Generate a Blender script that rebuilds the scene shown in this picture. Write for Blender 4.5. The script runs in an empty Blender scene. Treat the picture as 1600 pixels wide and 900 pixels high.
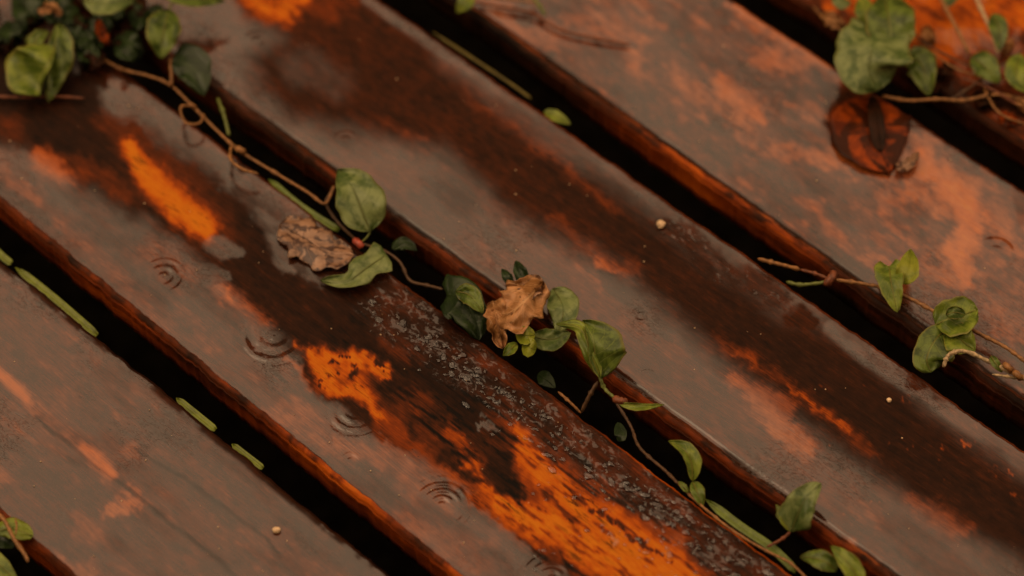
import bpy, bmesh, math, random
import numpy as np
from mathutils import Vector, Euler, Matrix
random.seed(7); rng = np.random.default_rng(7)
SC = bpy.context.scene; COL = SC.collection

# ------------------------------------------------------------------ camera
TH = math.radians(53); D = 1.32; FPX = 3778.0
cam_d = bpy.data.cameras.new('camera'); cam = bpy.data.objects.new('camera', cam_d); COL.objects.link(cam)
CC = np.array([0, -D*math.cos(TH), D*math.sin(TH)])
cam.location = CC; cam.rotation_euler = (math.pi/2-TH, 0, 0)
cam_d.sensor_width = 36; cam_d.lens = FPX/1600*36
cam_d.clip_start = 0.02; cam_d.clip_end = 500
cam_d.dof.use_dof = True; cam_d.dof.focus_distance = 1.275; cam_d.dof.aperture_fstop = 3.0
SC.camera = cam
# ------------------------------------------------------------------ sky and sun (overcast, warm graded light)
W = bpy.data.worlds.new('World'); SC.world = W; W.use_nodes = True
nt = W.node_tree; nt.nodes.clear()
sky = nt.nodes.new('ShaderNodeTexSky'); sky.sky_type = 'NISHITA'; sky.sun_disc = False
SUN_EL, SUN_AZ = math.radians(58), math.radians(-100)
sky.sun_elevation = SUN_EL; sky.sun_rotation = SUN_AZ; sky.air_density = 1; sky.dust_density = 5
bw = nt.nodes.new('ShaderNodeRGBToBW'); mix = nt.nodes.new('ShaderNodeMix'); mix.data_type = 'RGBA'; mix.blend_type = 'MULTIPLY'
mix.inputs[0].default_value = 1.0; mix.inputs[7].default_value = (1.38, 0.925, 0.56, 1)
bg = nt.nodes.new('ShaderNodeBackground'); bg.inputs[1].default_value = 0.10
out = nt.nodes.new('ShaderNodeOutputWorld')
# cloud cover evens the sky out: the clear-sky brightness is pulled towards its mean
rng_n = nt.nodes.new('ShaderNodeMix'); rng_n.data_type = 'FLOAT'; rng_n.inputs[0].default_value = 0.85; rng_n.inputs[3].default_value = 12.4
nt.links.new(sky.outputs[0], bw.inputs[0]); nt.links.new(bw.outputs[0], rng_n.inputs[2])
nt.links.new(rng_n.outputs[0], mix.inputs[6]); nt.links.new(mix.outputs[2], bg.inputs[0]); nt.links.new(bg.outputs[0], out.inputs[0])
sd = bpy.data.lights.new('sun', 'SUN'); sd.energy = 0.6; sd.angle = math.radians(45); sd.color = (1, .72, .45)
sun = bpy.data.objects.new('sun', sd); COL.objects.link(sun)
sdir = Vector((math.sin(SUN_AZ)*math.cos(SUN_EL), math.cos(SUN_AZ)*math.cos(SUN_EL), math.sin(SUN_EL)))
sun.rotation_euler = (-sdir).to_track_quat('-Z', 'Y').to_euler()
SC.view_settings.view_transform = 'Standard'; SC.view_settings.look = 'None'
SC.view_settings.exposure = 0.0; SC.view_settings.gamma = 1

# ------------------------------------------------------------------ mapping helpers
RI = np.array([1, 0, 0.]); UP = np.array([0, math.sin(TH), math.cos(TH)]); FW = np.array([0, math.cos(TH), -math.sin(TH)])
def P(px, py, z=0.0):
    r = RI*(px-800) - UP*(py-450) + FW*FPX
    t = (z-CC[2])/r[2]
    return CC + t*r
def toPx(X, Y, Z):
    dx, dy, dz = X-CC[0], Y-CC[1], Z-CC[2]
    f = dy*FW[1]+dz*FW[2]; u = dy*UP[1]+dz*UP[2]
    return 800+FPX*dx/f, 450-FPX*u/f
PH = math.radians(137.25)
DD = np.array([math.cos(PH), math.sin(PH)]); NN = np.array([math.sin(PH), -math.cos(PH)])

def setp(o, label=None, cat=None, group=None, kind=None):
    if label: o['label'] = label
    if cat: o['category'] = cat
    if group: o['group'] = group
    if kind: o['kind'] = kind
    return o
def empty(name, loc, label, cat, group=None):
    o = bpy.data.objects.new(name, None); COL.objects.link(o); o.location = loc; o.empty_display_size = .01
    return setp(o, label, cat, group)
def meshobj(name, verts, faces, mat, parent=None, uvs=None, smooth=True, origin=None):
    org = np.array(origin if origin is not None else (parent.location if parent is not None and parent.type == 'EMPTY' else (0, 0, 0)), float)
    me = bpy.data.meshes.new(name)
    me.from_pydata([tuple(np.array(v)-org) for v in verts], [], faces)
    if uvs is not None:
        ul = me.uv_layers.new(name='UVMap')
        li = np.zeros(len(me.loops), np.int32); me.loops.foreach_get('vertex_index', li)
        ul.data.foreach_set('uv', np.array(uvs, np.float32)[li].ravel())
    if smooth: me.polygons.foreach_set('use_smooth', [True]*len(me.polygons))
    me.materials.append(mat)
    o = bpy.data.objects.new(name, me); COL.objects.link(o)
    if parent is not None: o.parent = parent
    else: o.location = org
    return o

# ------------------------------------------------------------------ node helper
class NT:
    def __init__(s, name):
        s.m = bpy.data.materials.new(name); s.m.use_nodes = True; s.t = s.m.node_tree; s.t.nodes.clear()
        s.out = s.t.nodes.new('ShaderNodeOutputMaterial')
    def n(s, typ, ins=None, **kw):
        nd = s.t.nodes.new('ShaderNode'+typ)
        for k, v in kw.items(): setattr(nd, k, v)
        for k, v in (ins or {}).items():
            sk = nd.inputs[k]
            if isinstance(v, bpy.types.NodeSocket): s.t.links.new(v, sk)
            else: sk.default_value = v
        return nd
    def math(s, op, a, b=None, c=None, clamp=False):
        ins = {0: a}
        if b is not None: ins[1] = b
        if c is not None: ins[2] = c
        nd = s.n('Math', ins, operation=op); nd.use_clamp = clamp
        return nd.outputs[0]
    def attr(s, name): return s.n('Attribute', attribute_name=name).outputs['Fac']
    def ramp(s, fac, stops):
        r = s.n('ValToRGB', {0: fac}); cr = r.color_ramp
        while len(cr.elements) < len(stops): cr.elements.new(.5)
        for e, (p, c) in zip(cr.elements, stops): e.position = p; e.color = (*c, 1)
        return r.outputs[0]
    def sstep(s, x, a, b):
        return s.n('MapRange', {0: x, 1: a, 2: b, 3: 0., 4: 1.}, interpolation_type='SMOOTHSTEP').outputs[0]
    def noise(s, vec, scale, detail=4, rough=.55, dist=0):
        return s.n('TexNoise', {'Vector': vec, 'Scale': scale, 'Detail': detail, 'Roughness': rough, 'Distortion': dist}).outputs[0]

# ripples: photo centre, outer radius px, wavelength px, strength
RIPPLES = [(690, 790, 62, 11.5, 1.3, 50), (428, 522, 70, 21, 1.2, 250), (556, 640, 66, 16, 1.0, 260), (255, 432, 44, 15, 1.1, 40), (862, 905, 62, 12, 1.2, 80),
           (1556, 392, 46, 18, .7, 30), (1002, 492, 20, 10, .8, 200), (548, 720, 22, 11, .6, 90), (1012, 590, 26, 10, .45, 90), (400, 62, 26, 14, .8, 60), (540, 218, 26, 14, .8, 90)]
def wood_material():
    g = NT('wet_varnished_wood')
    tc = g.n('TexCoord')
    uv = tc.outputs['UV']                      # u along the grain (m), v across (m)
    mp1 = g.n('Mapping', {0: uv, 3: (14, 260, 1)}).outputs[0]
    mp2 = g.n('Mapping', {0: uv, 3: (90, 1500, 1)}).outputs[0]
    mp3 = g.n('Mapping', {0: uv, 3: (160, 260, 1)}).outputs[0]
    n1 = g.noise(mp1, 1, 5, .6, .6); n2 = g.noise(mp2, 1, 3, .6); n3 = g.noise(mp3, 1, 5, .6, .3)
    tone = g.attr('tone'); sheen = g.attr('sheen'); bead = g.attr('bead')
    t = g.math('ADD', tone, g.math('MULTIPLY', g.math('SUBTRACT', n1, .5), .26))
    t = g.math('ADD', t, g.math('MULTIPLY', g.math('SUBTRACT', n3, .5), .22))
    t = g.math('ADD', t, g.math('MULTIPLY', g.math('SUBTRACT', n2, .5), .44), clamp=True)
    col = g.ramp(t, [(0, (.004, .0025, .0015)), (.22, (.029, .0088, .003)), (.40, (.085, .018, .004)), (.58, (.20, .034, .0035)), (.78, (.43, .082, .003)), (1, (.52, .15, .006))])
    # dark flecks along the grain, strongest where the varnish has worn through
    fl = g.noise(g.n('Mapping', {0: uv, 3: (85, 460, 1)}).outputs[0], 1, 4, .65, .5)
    fm = g.sstep(g.noise(g.n('Mapping', {0: uv, 3: (22, 60, 1)}).outputs[0], 1, 3, .6), .42, .66)
    flk = g.math('MULTIPLY', g.math('MULTIPLY', g.sstep(fl, .50, .62), fm), g.math('SUBTRACT', 1., sheen, clamp=True))
    col = g.n('Mix', {0: g.math('MULTIPLY', flk, .8), 6: col, 7: (.012, .004, .0015, 1)}, data_type='RGBA').outputs[2]
    silt = g.math('MULTIPLY', g.math('MULTIPLY', g.sstep(t, .34, .66), sheen), .42)
    col = g.n('Mix', {0: silt, 6: col, 7: (.27, .11, .038, 1)}, data_type='RGBA').outputs[2]
    # small pits and specks of dirt
    vor = g.n('TexVoronoi', {'Vector': g.n('Mapping', {0: uv, 3: (150, 230, 1)}).outputs[0], 'Scale': 1.}, feature='F1')
    pit = g.sstep(vor.outputs['Distance'], .10, .05)
    pit = g.math('MULTIPLY', pit, g.sstep(g.noise(uv, 60, 2), .55, .62))
    col = g.n('Mix', {0: g.math('MULTIPLY', pit, .8), 6: col, 7: (.006, .004, .002, 1)}, data_type='RGBA').outputs[2]
    # water film
    nf = g.noise(mp3, .55, 5, .6, .8)
    f = g.math('ADD', sheen, g.math('MULTIPLY', g.math('SUBTRACT', nf, .5), .26))
    f = g.sstep(f, .08, 1.02)
    bn = g.noise(g.n('Mapping', {0: uv, 3: (190, 310, 1)}).outputs[0], 1, 3.5, .6, 1.1)
    bp_ = g.sstep(g.noise(g.n('Mapping', {0: uv, 3: (60, 100, 1)}).outputs[0], 1, 2, .5), .36, .60)
    blob = g.sstep(g.math('SUBTRACT', .62, g.math('ADD', bn, g.math('MULTIPLY', g.math('MULTIPLY', bp_, bead), .13))), .0, -.05)
    band = g.sstep(g.math('ABSOLUTE', g.math('SUBTRACT', bn, .46)), .022, .006)
    bm = g.math('MULTIPLY', g.math('MAXIMUM', blob, g.math('MULTIPLY', band, bp_)), g.sstep(bead, .05, .5))
    bm = g.math('MULTIPLY', bm, .7)
    f = g.math('MAXIMUM', g.math('MULTIPLY', f, g.math('SUBTRACT', 1., bead, clamp=True)), bm)
    # relief of the water: rings where drops fell, wrinkles
    pos = g.n('NewGeometry').outputs['Position']; h = None
    wob = g.math('MULTIPLY', g.math('SUBTRACT', g.noise(pos, 55, 2), .5), .0007)
    brk = g.math('ADD', g.math('MULTIPLY', g.sstep(g.noise(pos, 80, 2), .30, .6), .6), .4)
    for (x, y, r, wl, st, dr) in RIPPLES:
        c = P(x, y); R = r*.00035; L = wl*.00035
        dv = g.n('VectorMath', {0: pos, 1: tuple(c)}, operation='SUBTRACT').outputs['Vector']
        d0 = g.n('VectorMath', {0: dv}, operation='LENGTH').outputs['Value']; d = g.math('ADD', d0, wob)
        a = math.radians(dr); dt = g.n('VectorMath', {0: dv, 1: (math.cos(a), math.sin(a), 0)}, operation='DOT_PRODUCT').outputs['Value']
        side = g.math('ADD', g.math('MULTIPLY', g.sstep(dt, -R*.35, R*.35), .85), .15)
        s_ = g.math('SINE', g.math('MULTIPLY', d, 2*math.pi/L))
        env = g.math('MULTIPLY', g.math('MULTIPLY', g.sstep(d0, R, R*.6), side), g.math('MULTIPLY', brk, st*L*.068))
        v = g.math('MULTIPLY', s_, env); h = v if h is None else g.math('ADD', h, v)
    wr = g.noise(g.n('Mapping', {0: uv, 3: (120, 190, 1)}).outputs[0], 1, 3, .5, 2.2)
    wmask = g.sstep(g.noise(uv, 14, 2), .47, .62)
    ridge = g.math('ABSOLUTE', g.math('SUBTRACT', wr, .5))
    ridge = g.sstep(ridge, .035, .0)
    h = g.math('ADD', h, g.math('MULTIPLY', g.math('MULTIPLY', ridge, wmask), .00010))
    h = g.math('ADD', h, g.math('MULTIPLY', wr, .00006))
    h = g.math('ADD', h, g.math('MULTIPLY', bm, .0003)); h = g.math('ADD', h, g.math('MULTIPLY', n2, .00004))
    bump = g.n('Bump', {'Strength': 1.0, 'Distance': 1.0, 'Height': h}).outputs[0]
    hb = g.math('ADD', g.math('MULTIPLY', n2, .00012), g.math('MULTIPLY', n1, .0003))
    bump2 = g.n('Bump', {'Strength': 1.0, 'Distance': 1.0, 'Height': hb}).outputs[0]
    b = g.n('BsdfPrincipled', {'Base Color': col, 'Roughness': .5, 'Specular IOR Level': .07, 'Normal': bump2,
        'Coat Weight': f, 'Coat Roughness': .09, 'Coat IOR': 1.7, 'Coat Normal': bump})
    g.t.links.new(b.outputs[0], g.out.inputs[0])
    return g.m
WOOD = wood_material()

def simple(name, col, rough=.6, spec=.3, nscale=300, amt=.4, bump=.0002, coat=0, col2=None):
    g = NT(name); pos = g.n('NewGeometry').outputs['Position']
    n = g.noise(pos, nscale, 4, .6)
    c2 = col2 or tuple(c*(1-amt) for c in col)
    col_ = g.n('Mix', {0: g.sstep(n, .35, .65), 6: (*c2, 1), 7: (*[min(1, c*(1+amt*.6)) for c in col], 1)}, data_type='RGBA').outputs[2]
    bp = g.n('Bump', {'Strength': 1., 'Distance': 1., 'Height': g.math('MULTIPLY', n, bump)}).outputs[0]
    b = g.n('BsdfPrincipled', {'Base Color': col_, 'Roughness': rough, 'Specular IOR Level': spec, 'Normal': bp, 'Coat Weight': coat, 'Coat Roughness': .1})
    g.t.links.new(b.outputs[0], g.out.inputs[0]); return g.m

def leaf_material(name, c_lo, c_hi, vein, rim=None, gloss=.3, trans=.25, coat=.22, patch=None, nveins=6.0, pscale=200, pthr=.5):
    g = NT(name); uv = g.n('TexCoord').outputs['UV']; sx = g.n('SeparateXYZ', {0: uv})
    u, v = sx.outputs[0], sx.outputs[1]; av = g.math('ABSOLUTE', g.math('SUBTRACT', v, .5)); av2 = g.math('MULTIPLY', av, 2.)
    pos = g.n('NewGeometry').outputs['Position']
    n = g.noise(pos, 95, 4, .6, .5); nf = g.noise(pos, 600, 3, .6)
    f = g.math('ADD', g.sstep(n, .36, .64), g.math('MULTIPLY', g.math('SUBTRACT', nf, .5), .5), clamp=True)
    col = g.n('Mix', {0: f, 6: (*c_lo, 1), 7: (*c_hi, 1)}, data_type='RGBA').outputs[2]
    if patch:
        pm = g.sstep(g.noise(pos, pscale, 3, .5, .8), pthr, pthr+.08)
        col = g.n('Mix', {0: pm, 6: col, 7: (*patch, 1)}, data_type='RGBA').outputs[2]
    ph = g.math('ADD', g.math('MULTIPLY', g.math('SUBTRACT', u, g.math('MULTIPLY', g.math('POWER', av2, 1.2), .28)), nveins), g.math('MULTIPLY', nf, .25))
    sv = g.math('ABSOLUTE', g.math('SUBTRACT', g.math('FRACT', ph), .5))
    sv = g.math('MULTIPLY', g.sstep(sv, .07, .01), g.sstep(av2, 1., .55))
    mv = g.sstep(av2, .07, .02); vm = g.math('MAXIMUM', g.math('MULTIPLY', sv, .6), mv)
    col = g.n('Mix', {0: g.math('MULTIPLY', vm, .65), 6: col, 7: (*vein, 1)}, data_type='RGBA').outputs[2]
    if rim:
        rm = g.math('MULTIPLY', g.sstep(av2, .84, .98), .75)
        col = g.n('Mix', {0: rm, 6: col, 7: (*rim, 1)}, data_type='RGBA').outputs[2]
    puff = g.math('MULTIPLY', g.sstep(sv, 0., 1.), -.0004)
    h = g.math('ADD', g.math('MULTIPLY', vm, -.0003), g.math('MULTIPLY', n, .0012)); h = g.math('ADD', h, g.math('MULTIPLY', nf, .00012))
    bp = g.n('Bump', {'Strength': .8, 'Distance': 1., 'Height': h}).outputs[0]
    b = g.n('BsdfPrincipled', {'Base Color': col, 'Coat Weight': coat, 'Coat Roughness': .2, 'Roughness': .42, 'Specular IOR Level': gloss, 'Normal': bp})
    tr = g.n('BsdfTranslucent', {'Color': col, 'Normal': bp})
    mx = g.n('MixShader', {0: trans, 1: b.outputs[0], 2: tr.outputs[0]})
    g.t.links.new(mx.outputs[0], g.out.inputs[0]); return g.m

M = {}
M['mid'] = leaf_material('leaf_mid_green', (.038, .065, .007), (.15, .21, .03), (.24, .29, .06), (.20, .17, .03))
M['dark'] = leaf_material('leaf_dark_green', (.012, .026, .006), (.03, .055, .012), (.06, .09, .025), gloss=.35)
M['light'] = leaf_material('leaf_light_green', (.09, .14, .012), (.25, .31, .035), (.36, .38, .09), (.22, .2, .03))
M['bright'] = leaf_material('leaf_yellow_green', (.17, .21, .012), (.30, .32, .03), (.38, .36, .07))
M['grey'] = leaf_material('leaf_grey_green', (.07, .115, .022), (.24, .29, .10), (.10, .15, .035), (.16, .17, .04))
M['dead'] = leaf_material('leaf_dead_tan', (.30, .13, .035), (.66, .34, .15), (.7, .42, .2), gloss=.25, patch=(.16, .06, .015), trans=.3, pscale=110, pthr=.56)
M['mottled'] = leaf_material('leaf_mottled_brown', (.20, .10, .05), (.38, .21, .12), (.36, .2, .12), gloss=.5, patch=(.055, .018, .006), trans=.1, pscale=190, pthr=.49)
M['russet'] = leaf_material('leaf_wet_russet', (.09, .014, .002), (.30, .048, .003), (.02, .006, .003), (.03, .008, .003), gloss=.10, coat=.04, patch=(.04, .009, .002), trans=.1, pscale=52, pthr=.50)
M['umber'] = leaf_material('leaf_dark_brown', (.012, .005, .002), (.03, .010, .004), (.05, .02, .006), gloss=.08, trans=.05, coat=.02)
M['stem_tan'] = simple('stem_tan', (.27, .12, .035), .5, .4, 500)
M['stem_dark'] = simple('stem_dark', (.09, .045, .018), .55, .4, 500)
M['stem_green'] = simple('stem_green', (.12, .14, .025), .45, .4, 500)
M['stem_red'] = simple('stem_red', (.17, .05, .018), .5, .4, 500)
M['stem_pale'] = simple('stem_pale', (.45, .32, .17), .5, .4, 500)
M['blade'] = simple('grass_blade_green', (.135, .165, .012), .4, .4, 150, .3)
M['blade_dim'] = simple('grass_blade_dim', (.11, .15, .015), .45, .4, 150, .3)
M['olive'] = simple('olive_blade', (.12, .09, .012), .45, .4, 150, .3)
M['grit'] = simple('pale_grit', (.75, .52, .3), .4, .5, 900)
M['bud'] = simple('pink_bud', (.36, .06, .03), .4, .5, 400)
M['soil'] = simple('dark_soil', (.012, .009, .006), .95, .1, 60, .5, .004)
M['joist'] = simple('dark_joist_wood', (.03, .014, .006), .8, .15, 90)
M['bark'] = simple('bark', (.06, .04, .028), .9, .2, 18, .5, .01)
M['crown'] = simple('tree_leaf', (.045, .075, .02), .5, .3, 2)

# ------------------------------------------------------------------ painting helpers (wood tone, dark reflections, film of water) in numpy
def vnoise(x, y, seed):
    r = np.random.default_rng(seed); T = r.random((256, 256))
    xi = np.floor(x).astype(int); yi = np.floor(y).astype(int); fx = x-xi; fy = y-yi
    fx = fx*fx*(3-2*fx); fy = fy*fy*(3-2*fy); a = T[xi % 256, yi % 256]; b = T[(xi+1) % 256, yi % 256]
    c = T[xi % 256, (yi+1) % 256]; d = T[(xi+1) % 256, (yi+1) % 256]
    return (a*(1-fx)+b*fx)*(1-fy)+(c*(1-fx)+d*fx)*fy
def fbm(x, y, seed, o=4):
    s = 0; a = 1; t = 0
    for i in range(o): s = s+a*vnoise(x*2**i, y*2**i, seed+i); t += a; a *= .55
    return s/t
def sdist(px, py, pts):
    """signed offset / radius: pts (x, y, half width); returns min(dist/width)"""
    best = np.full(px.shape, 1e9)
    if len(pts) == 1: pts = [pts[0], (pts[0][0]+.1, pts[0][1], pts[0][2])]
    for (x0, y0, w0), (x1, y1, w1) in zip(pts, pts[1:]):
        dx, dy = x1-x0, y1-y0; L = dx*dx+dy*dy
        t = np.clip(((px-x0)*dx+(py-y0)*dy)/L, 0, 1)
        d = np.hypot(px-x0-t*dx, py-y0-t*dy)/(w0+t*(w1-w0)); best = np.minimum(best, d)
    return best
def smooth(x, a, b):
    t = np.clip((x-a)/(b-a), 0, 1); return t*t*(3-2*t)
def stroke(px, py, pts, lo=.55, hi=1.35): return 1-smooth(sdist(px, py, pts), lo, hi)
def inpoly(px, py, poly):
    ins = np.zeros(px.shape, bool); n = len(poly)
    for i in range(n):
        x0, y0 = poly[i]; x1, y1 = poly[(i+1) % n]
        c = ((y0 > py) != (y1 > py)) & (px < (x1-x0)*(py-y0)/((y1-y0) if y1 != y0 else 1e-9)+x0); ins ^= c
    return ins
def polymask(px, py, poly, soft):
    """soft polygon mask, edge width in px"""
    ins = inpoly(px, py, poly); d = sdist(px, py, [(x, y, 1.) for x, y in poly+[poly[0]]])
    return smooth(np.where(ins, d, -d), -soft, soft)

# ------------------------------------------------------------------ ground and joists below the deck
def sheet(name, s, z, mat):
    o = meshobj(name, [(-s, -s, z), (s, -s, z), (s, s, z), (-s, s, z)], [(0, 1, 2, 3)], mat); setp(o, kind='structure'); return o
sheet('ground', 60, -.22, M['soil'])

def box(name, cx, cy, cz, lx, ly, lz, ang, mat, parent=None):
    bm = bmesh.new(); bmesh.ops.create_cube(bm, size=1); bmesh.ops.scale(bm, vec=(lx, ly, lz), verts=bm.verts)
    bmesh.ops.bevel(bm, geom=bm.edges[:], offset=.003, segments=2, affect='EDGES')
    me = bpy.data.meshes.new(name); bm.to_mesh(me); bm.free(); me.materials.append(mat)
    o = bpy.data.objects.new(name, me); COL.objects.link(o); o.location = (cx, cy, cz); o.rotation_euler = (0, 0, ang)
    if parent: o.parent = parent
    return o
for i, a in enumerate((-.95, .95)):
    c = DD*a
    o = box('deck_joist', c[0], c[1], -.0205-.05, .045, 3.0, .1, PH, M['joist'])
    setp(o, 'dark wooden joist under the planks, out past the %s' % ('lower right' if a < 0 else 'upper left'), 'joist', 'joists carrying the deck')

# ------------------------------------------------------------------ planks
EDGE = {1: ([(0, 800), (50, 850), (110, 900)], [(0, 405), (150, 525), (270, 620), (410, 730), (540, 835), (610, 900)]),
        2: ([(0, 310), (130, 430), (330, 590), (560, 790), (720, 900)], [(620, 430), (800, 570), (960, 690), (1100, 790), (1240, 900)]),
        3: ([(310, 120), (520, 290), (620, 350), (740, 440), (900, 560), (1050, 660), (1240, 800), (1400, 900)], [(587, 0), (683, 58), (800, 135), (893, 200), (1028, 298), (1177, 402), (1283, 483), (1450, 598), (1600, 706)]),
        4: ([(720, 0), (830, 90), (1000, 210), (1200, 350), (1350, 460), (1450, 535)], [(1140, 0), (1300, 90), (1430, 180), (1600, 305)]),
        5: ([(1255, 0), (1600, 235)], None)}
def fitline(pts):
    w = np.array([P(x, y)[:2] for x, y in pts]); a = w@DD; o = w@NN
    if np.ptp(a) < .1: return 0.0, o.mean()
    k, c = np.polyfit(a, o, 1); k *= .75
    return k, (o-k*a).mean()
THK = .0195
def paint(idx, px, py):
    """tone of the wood (0 dark .. 1 orange), film of water, both with dark reflections painted in, beaded water"""
    w1 = (fbm(px/38, py/38, 11)-.5)*46; w2 = (fbm(px/38+9, py/38+4, 31)-.5)*46
    X, Y = px+w1*.8, py+w2*.8
    _al = (px*.80+py*.60)/16; _ac = (-px*.60+py*.80)/6
    q1 = (fbm(_al, _ac, 51, 4)-.5)*30; Xf = X+q1*.55+(fbm(px/9, py/9, 57, 3)-.5)*10; Yf = Y+q1*.85+(fbm(px/9+5, py/9, 71, 3)-.5)*10
    al = (px*.80+py*.60); ac = (-px*.60+py*.80)             # along and across the boards
    big = fbm(al/150, ac/42, 101+idx); med = fbm(al/45, ac/18, 131+idx)
    tone = np.full(px.shape, .26)+(big-.5)*.22; sheen = np.ones(px.shape); bead = np.zeros(px.shape)
    def orange(pts, v, lo=.15, hi=1.75, ragged=True):
        nonlocal tone
        m = stroke(Xf if ragged else px, Yf if ragged else py, pts, lo, hi); tone = tone*(1-m)+v*m
    def wash(pts, v, lo=.1, hi=1.6): orange(pts, v, lo, hi)
    if idx == 1:
        tone += (smooth(med, .52, .8))*.12
        orange([(-30, 560, 8), (10, 592, 9), (60, 640, 9), (85, 665, 8), (110, 688, 8), (140, 712, 7)], .74, ragged=False)
        wash([(60, 640, 22), (130, 700, 20), (180, 745, 14)], .40)
        orange([(130, 700, 7), (150, 716, 12), (176, 742, 7)], .74, ragged=False)
        orange([(178, 798, 13), (210, 788, 14)], .64); wash([(140, 830, 28)], .45)
        wash([(90, 880, 18), (130, 900, 20)], .5); wash([(0, 815, 10), (14, 806, 10)], .6)
        wash([(260, 790, 30), (330, 860, 26)], .34); wash([(240, 600, 24)], .36)
        for pl in ([(55, 650, 2.0), (120, 705, 2.2), (200, 765, 2.2), (290, 835, 2.4), (375, 905, 2.4)], [(210, 700, 1.4), (290, 750, 2), (400, 830, 2), (440, 870, 1.4)]):
            m = 1-smooth(sdist(X*.25+px*.75, Y*.25+py*.75, pl), .5, 2.2); tone -= .16*m; sheen -= .18*m
    if idx == 2:
        tone += smooth(med, .5, .8)*.14
        dark = [(-40, 150), (140, 150), (235, 212), (330, 275), (420, 330), (460, 400), (540, 452), (600, 478), (700, 560), (860, 690), (1000, 790), (1250, 990), (1000, 990),
                (850, 868), (760, 800), (690, 740), (640, 715), (560, 650), (490, 600), (455, 545), (380, 480), (330, 425), (285, 380), (215, 335), (130, 290), (60, 240), (-40, 215)]
        dm = polymask(Xf*.6+px*.4, Yf*.6+py*.4, dark, 30); sheen = 1-dm; tone = tone*(1-dm)+(.13+(big-.5)*.2)*dm  # area without sky reflection, painted as darker wood with its gloss removed
        wash([(60, 240, 22), (110, 275, 20)], .55); wash([(130, 262, 24), (190, 300, 20)], .42); wash([(20, 190, 30)], .36)
        wash([(180, 185, 28), (240, 260, 50), (330, 350, 46)], .40)
        orange([(200, 228, 11), (238, 285, 20), (285, 326, 25), (325, 358, 20)], .97)
        orange([(60, 232, 9), (105, 268, 9)], .68)
        sheen -= .85*(1-smooth(sdist(Xf, Yf, [(200, 222, 24), (240, 285, 36), (330, 360, 34)]), .6, 1.3))
        wash([(340, 455, 16), (375, 480, 20), (410, 500, 14)], .55); orange([(352, 462, 9)], .75)
        wash([(480, 548, 16), (550, 580, 26), (650, 700, 18)], .44)
        orange([(478, 543, 8), (505, 553, 15), (550, 568, 15), (604, 584, 9)], .92)
        orange([(495, 560, 14), (520, 600, 17), (560, 610, 15), (600, 648, 10), (655, 702, 6)], .88)
        for b_ in ((515, 566, 5), (548, 582, 6), (505, 590, 4), (562, 640, 8), (590, 570, 4), (535, 556, 3)): orange([b_, (b_[0]+7, b_[1]+5, b_[2]*.6)], .12, .3, 1.5)
        wash([(600, 500, 22), (640, 560, 18), (600, 540, 12)], .36)
        wash([(640, 640, 34), (720, 690, 34), (800, 740, 44), (820, 680, 34)], .50)
        wash([(860, 700, 20), (950, 770, 26)], .48)
        tone = tone*(1-.55*polymask(X, Y, [(620, 620), (800, 640), (840, 760), (740, 760), (640, 690)], 25)*smooth(med, .3, .7)); orange([(700, 672, 11), (730, 690, 10)], .62); orange([(730, 722, 10), (752, 730, 16)], .78)
        wash([(800, 660, 34), (860, 740, 60), (1000, 850, 60), (1080, 900, 50)], .47)
        orange([(812, 665, 10), (824, 700, 18), (850, 740, 26), (880, 770, 26), (960, 820, 26), (1030, 870, 22), (1080, 900, 20)], .90)
        orange([(745, 770, 14), (800, 800, 28), (880, 835, 36), (980, 890, 40), (1040, 940, 36)], .97)
        orange([(935, 735, 12), (955, 755, 14)], .70); orange([(1000, 800, 8), (1060, 850, 16)], .78)
        orange([(770, 725, 14), (790, 745, 20), (806, 775, 11)], .10); orange([(800, 720, 10), (790, 760, 14)], .12)
        m = 1-smooth(sdist(Xf, Yf, [(500, 575, 30), (560, 620, 34), (655, 700, 10)]), .6, 1.2); sheen -= .5*m
        m = 1-smooth(sdist(Xf, Yf, [(745, 775, 10), (860, 840, 34), (980, 900, 40)]), .6, 1.2); sheen -= .9*m
        st = fbm(al/46, ac/5.5, 801, 4); lowm = polymask(X, Y, [(600, 600), (840, 640), (1140, 900), (900, 940), (700, 720)], 22)
        tone -= .42*smooth(st, .54, .70)*lowm
        wash([(925, 790, 3), (1045, 885, 3)], .25)
        for pl, v in (([(440, 650, 18), (480, 640, 14)], .52), ([(520, 690, 14), (600, 720, 18)], .5), ([(600, 660, 16), (680, 730, 14)], .52), ([(690, 730, 10), (760, 790, 12)], .60), ([(640, 820, 18), (700, 860, 18)], .48), ([(440, 560, 7), (490, 605, 7)], .52), ([(0, 270, 12), (60, 310, 10)], .45), ([(230, 395, 16), (300, 420, 12)], .40)):
            wash(pl, v, .2, 1.7)
        # film of water over part of the painted dark reflection
        for b_ in ([(332, 384, 17), (350, 390, 20), (372, 396, 12)], [(305, 418, 12), (330, 425, 17), (352, 432, 11)]):
            sheen = np.maximum(sheen, .72*(1-smooth(sdist(px*.7+Xf*.3, py*.7+Yf*.3, b_), .55, 1.2)))
        rim = [(96, 98), (150, 110), (250, 170), (340, 240), (440, 320), (560, 400), (640, 440), (700, 500), (640, 480), (560, 458), (430, 420), (395, 330), (330, 280), (250, 218), (160, 160), (110, 150)]
        rm = polymask(Xf, Yf, rim, 12); sheen = np.maximum(sheen, rm*(.52+.45*smooth(med, .35, .6))); tone = tone*(1-rm*.6)+.2*rm*.6
        bd = polymask(X, Y, [(545, 455), (640, 440), (820, 585), (1000, 715), (1290, 930), (1160, 930), (1040, 840), (960, 770), (880, 720), (800, 650), (680, 590), (560, 500)], 14)
        bead = np.maximum(bd*.95, .55*polymask(X, Y, [(840, 750), (900, 700), (1150, 900), (1050, 900), (960, 800)], 25)*smooth(med, .45, .6))
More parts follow.
